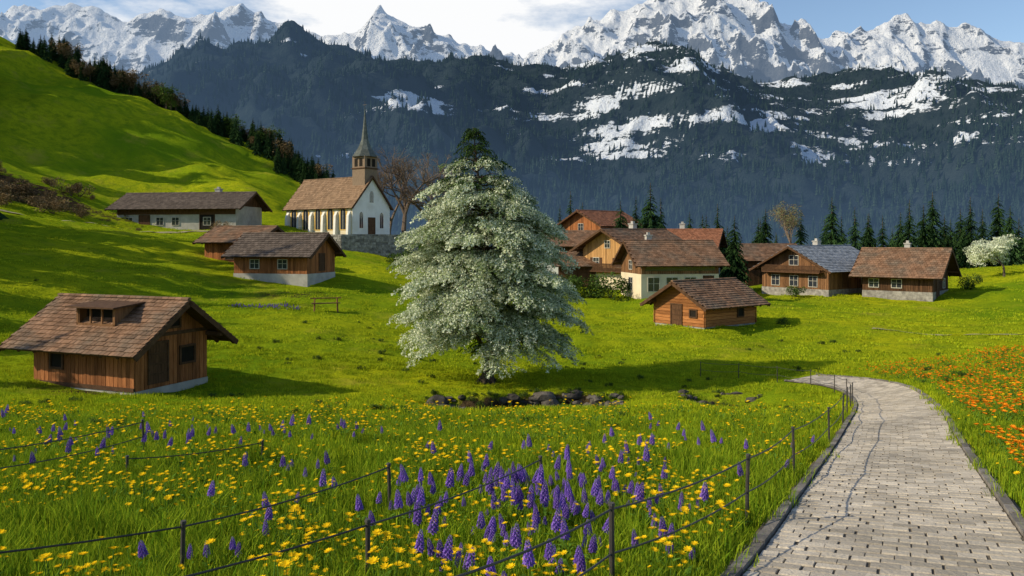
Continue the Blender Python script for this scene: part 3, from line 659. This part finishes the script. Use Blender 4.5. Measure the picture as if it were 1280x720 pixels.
for i in range(nI-1):
    for j in range(6): c.f.append((i*7+j,i*7+j+1,(i+1)*7+j+1,(i+1)*7+j)); c.m.append(0)
c.obj('joint_bed',['joint'],parent=pe)
c=MB(); s=0.0; row=0
while s<TL-.3:
    dl=random.uniform(.185,.21); nc=9; w=2*PW/nc; sh=random.uniform(.35,.65)
    for q in range(-1,nc+1):
        a=-PW+q*w+(w*sh if row%2 else 0)+random.uniform(-.012,.012); b_=a+w-.008-random.uniform(0,.006)
        a=max(a,-PW);b_=min(b_,PW)
        if b_-a<.05: continue
        P4=[]; tp=[]
        dz=random.uniform(-.004,.004); tl=random.uniform(-.004,.004); be=.006
        for (so,o,ds,do) in ((s+.011,a,be,be*.6),(s+.011,b_,be,-be*.6),(s+dl-.011,b_,-be,-be*.6),(s+dl-.011,a,-be,be*.6)):
            p,t,nn=pat(so); v=p+nn*o; zz_=pz_at(so,o)+.035+dz+(tl if ds>0 else -tl); P4.append((v.x,v.y,zz_)); v2=v+t*ds+nn*do; tp.append((v2.x,v2.y,zz_+.018))
        n0=len(c.v)
        c.v+=P4+tp; c.f.append((n0+4,n0+5,n0+6,n0+7)); c.m.append(0)
        for k_ in range(4): c.f.append((n0+k_,n0+(k_+1)%4,n0+4+(k_+1)%4,n0+4+k_)); c.m.append(0)
    s+=dl; row+=1
c.obj('pavers',['paver'],parent=pe,fixn=True)
c=MB()
for sg in (-1,1):
    s=0
    while s<TL-.6:
        l=.55; P4=[]
        for (so,o) in ((s+.01,sg*(PW+.02)),(s+l-.01,sg*(PW+.02)),(s+l-.01,sg*(PW+.13)),(s+.01,sg*(PW+.13))):
            p,t,nn=pat(so); v=p+nn*o; P4.append((v.x,v.y,pz_at(so,o)-.1))
        c.prism(P4,(0,0,.19+random.uniform(-.01,.01))); s+=l
c.obj('kerb',['kerb'],parent=pe,fixn=True)
def track(name,pts,w):
    C=catmull(np.array(pts,float),14); c=MB(); rows=[]
    for i in range(len(C)):
        t=C[min(i+1,len(C)-1)]-C[max(i-1,0)]; t/=np.hypot(*t)+1e-9; nn=np.array([t[1],-t[0]]); ww=w*(1+.25*math.sin(i*1.3))
        for o in (-ww/2,0,ww/2): q=C[i]+nn*o; rows.append((q[0],q[1]))
    R=np.array(rows); z=H(R[:,0],R[:,1])+.07; c.v=[(R[i,0],R[i,1],z[i]) for i in range(len(R))]
    for i in range(len(C)-1):
        for j in range(2): c.f.append((i*3+j,i*3+j+1,i*3+j+4,i*3+j+3)); c.m.append(0)
    c.obj(name,['track'])
track('dirt_footpath',[(60,64),(44,59),(38,57.5),(33,60),(28.5,63)],.7)
track('dirt_footpath',[(-75,92),(-62,97),(-52,102),(-42,108),(-32,107)],.8)
# ------------------------------------------------------------------ fences
def fence(name,posts,hts,cab=(1.0,.5),r=.022):
    E=bpy.data.objects.new(name,None); COL.objects.link(E); c=MB(); w=MB(); tops=[]
    for (x,y),h in zip(posts,hts):
        z=Hs(x,y); lx,ly=random.uniform(-.03,.03),random.uniform(-.03,.03); c.tube([(x,y,z-.3),(x+lx*.5,y+ly*.5,z+h*.5),(x+lx,y+ly,z+h)],[r,r,r*.95],8); c.tube([(x+lx,y+ly,z+h-.001),(x+lx,y+ly,z+h+.02)],[r*1.35,r*1.1],8)
        tops.append((Vector((x,y,z)),Vector((x+lx,y+ly,z+h-.03))))
    for f in cab:
        for (a0,a1),(b0,b1) in zip(tops[:-1],tops[1:]):
            A_=a0.lerp(a1,f);B_=b0.lerp(b1,f); pts=[]
            for i in range(9):
                t=i/8; p=A_.lerp(B_,t); p.z-=.05*4*t*(1-t)*(1 if f==1 else 1.3); pts.append(p)
            w.tube(pts,[.009]*9,5)
    c.obj('posts',['metal'],parent=E,smooth=False); w.obj('cables',['metal'],parent=E)
fence('wire_fence',[(-.55,4.0),(.78,6.2),(2.62,8.9),(4.36,12.3),(6.85,17.2),(8.8,21.2),(10.6,25.2),(12.2,28.7),(13.8,32.3),(15.05,35.8),(15.55,38.4),(15.3,40.8),(14.2,42.6),(12.6,44.3),(10.8,45.6)],[.72,.72,.78,.80,.80,.85]+[.85]*9)
fence('wire_fence',[(-3.1,4.2),(-1.23,6.8),(.40,10.4)],[.5,.55,.55],(1.0,))
fence('wire_fence',[(-5.2,5.0),(-2.9,7.0),(-1.50,9.8)],[.5,.52,.56],(1.0,))
fence('wire_fence',[(-8.6,8.2),(-7.6,11.2),(-6.7,14.5)],[.62,.62,.62],(1.0,.55))
fence('wire_fence',[(-5.9,12.2),(-4.2,13.4)],[.35,.35],(1.0,))
# ------------------------------------------------------------------ small things
def rock_cluster(name,pts,mat='rock'):
    import bmesh
    c=MB()
    for (x,y,s) in pts:
        bm=bmesh.new(); bmesh.ops.create_icosphere(bm,subdivisions=2,radius=1); n0=len(c.v); z=Hs(x,y); sd=random.random()*50
        ax,ay,az=random.uniform(.7,1.7),random.uniform(.6,1.0),random.uniform(.45,.95)
        for v in bm.verts:
            k=1+.6*float(perlin(v.co.x*1.3+sd,v.co.y*1.3+v.co.z*1.7)); c.v.append((x+v.co.x*k*s*ax,y+v.co.y*k*s*ay,z+v.co.z*k*s*az+s*.05))
        for f in bm.faces: c.f.append(tuple(n0+v.index for v in f.verts)); c.m.append(0)
        bm.free()
    return c.obj(name,[mat])
yc_=lambda x:float(bankline(np.array([x]))[0])
rp=[]
for _ in range(120):
    x=random.uniform(-4.0,5.3)
    if perlin(np.array([x*.9]),np.array([3.3]))[0]<-.22: continue
    rp.append((x,yc_(x)+random.uniform(-.15,.65),random.choice([.1,.14,.2,.3,.4])*random.uniform(.8,1.2)))
rp+=[(x+random.gauss(0,.1),yc_(x)+random.uniform(-1.5,-.1),random.uniform(.05,.2)) for x in np.linspace(-3.4,4.9,46)]
rp+=[(random.uniform(8.4,12.4),yc_(10)+random.uniform(-.4,.7),random.uniform(.08,.24)) for x in range(20)]
rock_cluster('stone_bank',rp)
x,y=-14.6,62.5; z=Hs(x,y); c=MB()
for dx in (-.9,.9):
    for dy in (-.3,.3): c.tube([(dx,dy,-.3),(dx*.95,dy*.6,1.05)],[.05,.045],6)
    c.tube([(dx,-.35,.55),(dx,.35,.55)],[.04,.04],6)
c.box(-1.1,1.1,-.28,-.06,.62,.68); c.box(-1.1,1.1,-.02,.20,.62,.68); c.tube([(-1.2,0,1.05),(1.2,0,1.05)],[.05,.05],6)
o=c.obj('wooden_rack',['wood_mid'],fixn=True); o.location=(x,y,z); o.rotation_euler=(0,0,.3)
# ------------------------------------------------------------------ conifers and other trees
def place(name,src,x,y,s):
    o=bpy.data.objects.new(name,src.data); COL.objects.link(o); o.location=(x,y,Hs(x,y)-.1); o.scale=(s,s,s); o.rotation_euler=(0,0,random.uniform(0,6)); return o
for (x,d,top) in [(9.4,128,8.0),(7.9,131,5.8),(11.8,133,6.4),(20.5,118,8.6),(19,122,6.8),(22.6,121,6.5),(14.7,108,5.4),(32,124,5.7),(31.2,128,4.1),(28.5,102,3.2),(40.1,126,5.0),(40.2,130,3.7),(48.6,121,6.6),(50.8,118,5.0),(53.8,130,4.0),(52.1,112,3.6),(57.9,116,6.0),(59.5,122,4.4),(66,125,7.6),(67.9,118,6.5),(69.8,124,5.0),(71.5,121,4.9),(74.5,122,7.2),(73.8,118,5.2),(78.4,120,6.6),(56.3,126,4.2),(69.5,128,4.2),(77.4,115,4.6),(29,130,4.7),(15.8,131,4.5),(62,120,5.4),(45,124,4.8)]:
    zb_=Hs(x,d); place('conifer_tree',con[random.randrange(3)],x,d,(top-zb_)/10)
n=120; x=rng.uniform(-15,110,n); y=rng.uniform(135,185,n); z=H(x,y)
scatter('conifer_grove',np.stack([x,y,z-.3],-1),rz(n),rng.uniform(.8,1.2,n),con)
rx=np.interp(np.linspace(0,1,300),[0,.12,.3,.5,.7,.85,1],[-134,-121,-108,-90,-72,-60,-44]); ry=np.interp(rx,[-134,-88,-68,-44],[215,206,203,188])
dens=rng.random(300)<np.interp(rx,[-134,-120,-112,-44],[.35,.6,1,1]); rx=rx[dens];ry=ry[dens]
rx=rx+rng.normal(0,1.5,len(rx)); ry=ry+rng.uniform(-3,12,len(rx)); z=H(rx,ry)
def blob(name,mat,seed,n=1300):
    random.seed(seed); mb=MB(); mb.tube([(0,0,-.3),(0,0,4)],[.22,.12],5,1); lob=[(random.gauss(0,1.3),random.gauss(0,1.3),random.uniform(3,7.6),random.uniform(1,1.9)) for _ in range(11)]
    for _ in range(n):
        a=random.choice(lob); d=Vector((random.gauss(0,1),random.gauss(0,1),random.gauss(0,1))).normalized()*a[3]*random.uniform(.55,1.05); leaf(mb,(a[0]+d.x,a[1]+d.y,a[2]+d.z),random.uniform(.3,.5),0,0,.8)
    random.seed(7); return mb.obj(name,[mat,'bark'],link=False)
bl_g=blob('broadleaf_green','green',5); bl_b=blob('broadleaf_brown','autumn',6)
scatter('hillside_tree_line',np.stack([rx,ry,z-.3],-1),rz(len(rx)),rng.uniform(.45,.85,len(rx)),[bl_g,bl_b]+[con[0],con[2]],idx=rng.choice([0,1,2,3],len(rx),p=[.14,.03,.41,.42]))
def bush(name,x,y,s,mat):
    random.seed(int(abs(x*10+y))); mb=MB(); lob=[(random.gauss(0,.5),random.gauss(0,.5),random.uniform(.3,1.0),random.uniform(.4,.7)) for _ in range(7)]
    for _ in range(1500):
        a=random.choice(lob); d=Vector((random.gauss(0,1),random.gauss(0,1),random.gauss(0,1))).normalized()*a[3]*random.uniform(.5,1.05); leaf(mb,(a[0]+d.x,a[1]+d.y,max(0,a[2]+d.z)),random.uniform(.09,.17),0,0,.7)
    for k in range(5): mb.tube([(0,0,-.2),(random.gauss(0,.3),random.gauss(0,.3),.8)],[.04,.015],4,1)
    o=mb.obj(name,[mat,'bark']); o.location=(x,y,Hs(x,y)-.05); o.scale=(s,s,s); return o
for q in [(-15.0,105,1.7,'green'),(-13.2,107,1.4,'palegreen'),(8.5,86,1.9,'green'),(10.5,85,1.7,'green'),(6.5,87,1.6,'green'),(24,85,1.4,'green'),(27,92,1.3,'palegreen'),(33,93,1.0,'green'),(53,93,1.3,'green'),(21,96,1.7,'green'),(22.5,66,.5,'green'),(-41,112,1.1,'autumn')]: bush('garden_bush',*q)
n=70; x=rng.normal(-77,11,n); y=rng.normal(117,6,n); 
db=bush('dry_bush_source',0,0,1,'autumn'); COL.objects.unlink(db); db.location=(0,0,0)
scatter('dry_shrubs',np.stack([x,y,H(x,y)-.2],-1),rz(n),rng.uniform(.6,1.5,n),[db])
gb_=bush('weed_source',1,0,1,'green'); COL.objects.unlink(gb_); gb_.location=(0,0,0)
n=420; y=rng.uniform(17,60,n); x=rng.uniform(-.7,.7,n)*y; k=(pathdist(x,y)>2)&(fbm(x/6,y/6,3,131)>-.02)&(((x+18.7)**2+(y-38.2)**2)>25); x,y=x[k],y[k]
x=np.concatenate([x,rng.uniform(-4.5,5.5,34)]); y=np.concatenate([y,bankline(x[-34:])+rng.uniform(.3,1.0,34)])
scatter('meadow_weeds',np.stack([x,y,H(x,y)-.06],-1),rz(len(x),.2),rng.uniform(.08,.24,len(x)),[gb_])
for i,(x,y,hh) in enumerate([(-17.2,128,20),(-13.5,131,22),(-10,127,19),(-20.5,135,17),(-6,130,16)]):
    o,t=bare_tree('bare_tree',hh,'barkgrey',50+i,6,.48); o.location=(x,y,Hs(x,y)); dress(o,t,[sprig('bud_sprig%d'%i,'autumn',12,.7,.09,.25)],1,.7,1.1,'buds')
o,t=bare_tree('pale_larch_tree',12,'barkgrey',71,6,.42); x,y=42.5,121; o.location=(x,y,Hs(x,y)-.3); o.scale=(.85,.85,1.25); dress(o,t,[sprig('larch_sprig','autumn',22,.8,.12,.25,'palegreen')],1,.8,1.4)
o,t=bare_tree('white_blossom_tree',7,'bark',72,5,.65); x,y=60.5,98; o.location=(x,y,Hs(x,y)); dress(o,t,[sprig('blossom_sprig','pale',40,.8,.14,.28)],3,.9,1.5)
for (x,y,s) in [(-54,62,1.9),(-58,67,2.1),(-51,57,1.7),(-62,72,2.0),(-57,76,1.8),(-60,60,1.9),(-52,66,1.5),(-66,80,2.2),(-63,88,1.8),(-48,50,1.5),(-41,40,1.3),(-37,33,1.2),(-44,45,1.5)]: place('conifer_tree',con[random.randrange(3)],x,y,s)  # out-of-view conifers added to cast shade on the left slope
n=26; y=rng.uniform(128,200,n); x=-.665*y-rng.uniform(3,18,n)
scatter('hillside_conifers',np.stack([x,y,H(x,y)-.3],-1),rz(n),rng.uniform(1.6,2.4,n),con)  # unseen group beyond the left edge, added to shade the hill
# ------------------------------------------------------------------ grass & flowers
def clump(name,nb,rad,h0,h1,w,mat,lean=.35):
    mb=MB()
    for _ in range(nb):
        a=random.uniform(0,6.28); r=rad*math.sqrt(random.random()); x,y=r*math.cos(a),r*math.sin(a); h=random.uniform(h0,h1); la=random.uniform(0,6.28); ll=h*random.uniform(.05,lean*2); fa=random.uniform(0,3.14)
        dx,dy=math.cos(fa)*w/2,math.sin(fa)*w/2; lx,ly=math.cos(la)*ll,math.sin(la)*ll; n0=len(mb.v)
        mb.v+=[(x-dx,y-dy,-.03),(x+dx,y+dy,-.03),(x+lx*.35+dx*.8,y+ly*.35+dy*.8,h*.6),(x+lx*.35-dx*.8,y+ly*.35-dy*.8,h*.6),(x+lx,y+ly,h)]
        mb.f+=[(n0,n0+1,n0+2,n0+3),(n0+3,n0+2,n0+4)]; mb.m+=[0,0]
    return mb.obj(name,[mat],link=False)
gl=[clump('grass_tuft_%d'%i,60,.24,.10,.30,.011,'grass') for i in range(4)]
gm=[clump('grass_mid_%d'%i,60,.34,.05,.15,.018,'grass2') for i in range(3)]
gf=[clump('grass_far_%d'%i,60,.9,.05,.13,.05,'grass2') for i in range(3)]
FOOT=[(-18.7,38.2,4.2),(16,66,3.9),(-21.9,77,4),(16.9,86,5),(14.8,96,6),(38.3,99,6.5),(45.2,91.5,5)]
def pts_zone(d0,d1,dens,wid=.76,pm=1.34):
    n=int(dens*wid*(d1*d1-d0*d0)); y=np.sqrt(rng.uniform(d0*d0,d1*d1,n)); x=rng.uniform(-wid,wid,n)*y
    k=pathdist(x,y)>pm
    for (a,b_,r) in FOOT: k&=((x-a)**2+(y-b_)**2)>(r*.72)**2
    k&=banks(x,y)<.25
    return x[k],y[k]
def gscat(name,zones,srcs):
    X=[];Y=[];Sx=[]
    for (d0,d1,dens,s0,s1) in zones:
        x,y=pts_zone(d0,d1,dens); X.append(x);Y.append(y);Sx.append(rng.uniform(s0,s1,len(x)))
    x=np.concatenate(X);y=np.concatenate(Y);s=np.concatenate(Sx); scatter(name,np.stack([x,y,H(x,y)],-1),rz(len(x),.12),s,srcs)
gscat('meadow_grass',[(2.2,8,25,.6,1.15),(8,14,15,.6,1.2),(14,24,7,.6,1.1)],gl)
gscat('short_meadow_grass',[(14,30,6.5,.7,1.2),(30,48,3,.7,1.2)],gm)
gscat('slope_grass',[(44,75,.9,.5,1.1),(75,125,.3,.6,1.3)],gf)
def flower(name,mat,R,h,npet=9,cup=.25):
    mb=MB(); lx,ly=random.gauss(0,.03),random.gauss(0,.03); mb.tube([(0,0,0),(lx*.4,ly*.4,h*.5),(lx,ly,h)],[.0035,.003,.003],4,1)
    for ring,(rr,zc) in enumerate(((R,0),(R*.62,R*.22))):
        for i in range(npet):
            a=i*6.283/npet+ring*.3; b_=6.283/npet*.42; z=h+zc
            mb.face([(lx,ly,z),(lx+rr*.7*math.cos(a-b_),ly+rr*.7*math.sin(a-b_),z+rr*cup),(lx+rr*math.cos(a),ly+rr*math.sin(a),z+rr*cup*1.4),(lx+rr*.7*math.cos(a+b_),ly+rr*.7*math.sin(a+b_),z+rr*cup)],0)
    for i in range(3):
        a=random.uniform(0,6.28); z=h*random.uniform(.1,.4); mb.face([(0,0,z),(.05*math.cos(a-.3),.05*math.sin(a-.3),z+.05),(.11*math.cos(a),.11*math.sin(a),z+.06),(.05*math.cos(a+.3),.05*math.sin(a+.3),z+.05)],1)
    return mb.obj(name,[mat,'stem'],link=False)
def lupin(name,h,sp,r):
    mb=MB(); mb.tube([(0,0,0),(.01,0,h*.6),(.0,.01,h)],[.006,.005,.002],5,1)
    nn=70
    for i in range(nn):
        t=i/nn; z=h-sp+sp*t; rr=r*(1-t)**.6*(1 if t>.08 else .8)+.004; a=i*2.4
        p=Vector((rr*.6*math.cos(a),rr*.6*math.sin(a),z)); o_=Vector((math.cos(a),math.sin(a),.15)); sd=Vector((-math.sin(a),math.cos(a),0)); q=rr*.75
        mb.face([p-sd*q*.5,p+o_*q+Vector((0,0,-q*.3)),p+sd*q*.5,p+Vector((0,0,q*.8))+o_*q*.4],0)
    for i in range(7):
        a=random.uniform(0,6.28); z=h*random.uniform(.1,.45); mb.face([(0,0,z),(.07*math.cos(a-.3),.07*math.sin(a-.3),z+.04),(.14*math.cos(a),.14*math.sin(a),z+.02),(.07*math.cos(a+.3),.07*math.sin(a+.3),z+.04)],1)
    return mb.obj(name,['purple','stem'],link=False)
fy=[flower('yellow_a','yellow',.030,.24),flower('yellow_b','yellow',.037,.30),flower('yellow_c','yellow',.026,.20,7)]
fo=[flower('orange_a','orange',.05,.30,8,.5),flower('orange_b','orange',.042,.24,8,.5)]
fl=[lupin('lupin_a',.44,.20,.040),lupin('lupin_b',.36,.16,.036),lupin('lupin_c',.50,.23,.042)]
X=[];Y=[]
for (d0,d1,dens) in ((3,9,60),(9,15,40),(15,27,14)):
    x,y=pts_zone(d0,d1,dens,.8,1.5); m_=fbm(x/1.6,y/2.2,3,101)*1.2+.22*rng.random(len(x)); k=(m_>.13)&((x<3.5)|(rng.random(len(x))<.5)); X.append(x[k]);Y.append(y[k])
x=np.concatenate(X);y=np.concatenate(Y)
scatter('yellow_wildflowers',np.stack([x,y,H(x,y)],-1),rz(len(x),.35),rng.uniform(.65,1.4,len(x))*(1+.25*sm(y,12,24)),fy)
X=[];Y=[]
for (cx_,cy_,r,nn) in [(0,9.6,.5,46),(.5,8.8,.35,26),(-.6,10.8,.5,26),(-1.1,8.9,.35,18),(-.2,7.5,.4,20),(.9,7.4,.3,13),(1.0,10.6,.5,22),(1.6,9.2,.4,16),(.3,6.4,.35,10),(-.5,6.6,.3,8),(-5.6,15.5,.9,20),(-8.2,16.5,1.1,20),(-4.2,16,.7,14),(-7.5,13,.6,9),(-2.8,9.5,.4,7),(-3.4,12,.5,7),(2.0,12.5,.9,16),(3.0,15,1.1,12),(4.4,18,1.5,12),(-12,19,1.5,14),(-.5,14,1.5,10),(-2.8,7.4,.4,6)]:
    X+=list(rng.normal(cx_,r,nn));Y+=list(rng.normal(cy_,r*1.1,nn))
x=np.array(X);y=np.array(Y); k=pathdist(x,y)>1.6; x,y=x[k],y[k]
scatter('purple_lupins',np.stack([x,y,H(x,y)],-1),rz(len(x),.22),rng.uniform(.5,1.1,len(x)),fl)
n=7000; y=rng.uniform(9,44,n); x=rng.uniform(.40,.80,n)*y+rng.uniform(1,3,n); m_=fbm(x/3,y/3,3,111); k=(m_>-.02-.16*sm(y,15,30))&(pathdist(x,y)>1.7); x,y=x[k],y[k]
scatter('orange_wildflowers',np.stack([x,y,H(x,y)],-1),rz(len(x),.2),rng.uniform(.8,1.5,len(x)),fo)
n=110; x=rng.uniform(-22,-16.5,n); y=62+rng.normal(0,.5,n)
scatter('purple_flower_bed',np.stack([x,y,H(x,y)],-1),rz(n,.2),rng.uniform(.5,.9,n),fl)
# ------------------------------------------------------------------ light & sky
el=math.radians(31); hx,hy=.98,.20; D=Vector((hx*math.cos(el),hy*math.cos(el),-math.sin(el))).normalized()
sl_=bpy.data.lights.new('sun','SUN'); sl_.energy=5.0; sl_.angle=math.radians(.5); sl_.color=(1,.87,.62)
so=bpy.data.objects.new('sun',sl_); COL.objects.link(so); so.rotation_euler=D.to_track_quat('-Z','Y').to_euler(); so.location=(-50,0,60)
w=bpy.data.worlds.new('World'); sc.world=w; w.use_nodes=True; nt=w.node_tree; bg=nt.nodes['Background']
sky=N(nt,'ShaderNodeTexSky'); sky.sky_type='NISHITA'; sky.sun_disc=False; sky.sun_elevation=el; sky.sun_rotation=math.atan2(-D.x,-D.y); sky.air_density=1.0; sky.dust_density=.6; sky.ozone_density=2
tc=N(nt,'ShaderNodeTexCoord'); mp=N(nt,'ShaderNodeMapping'); mp.inputs['Scale'].default_value=(1,1,3.0); nt.links.new(tc.outputs['Generated'],mp.inputs[0])
nz=noise(nt,mp.outputs[0],4.2,7,.62)
vd=N(nt,'ShaderNodeVectorMath',operation='DISTANCE'); nt.links.new(tc.outputs['Generated'],vd.inputs[0]); vd.inputs[1].default_value=(-.10,.94,.30)
bias=mth(nt,'MULTIPLY',mth(nt,'SUBTRACT',.44,vd.outputs['Value']),.75)
cf=rampn(nt,mth(nt,'ADD',nz,bias),.50,.68)
col=mixc(nt,cf,sky.outputs[0],(6.5,6.55,6.6))
nt.links.new(col,bg.inputs[0]); bg.inputs[1].default_value=.15
# ------------------------------------------------------------------ camera
cd=bpy.data.cameras.new('camera'); cam=bpy.data.objects.new('camera',cd); COL.objects.link(cam); cam.location=(0,0,0); cam.rotation_euler=(math.radians(90),0,0)
cd.lens=28; cd.sensor_width=36; cd.shift_y=-60/1280; cd.clip_start=.1; cd.clip_end=20000; sc.camera=cam
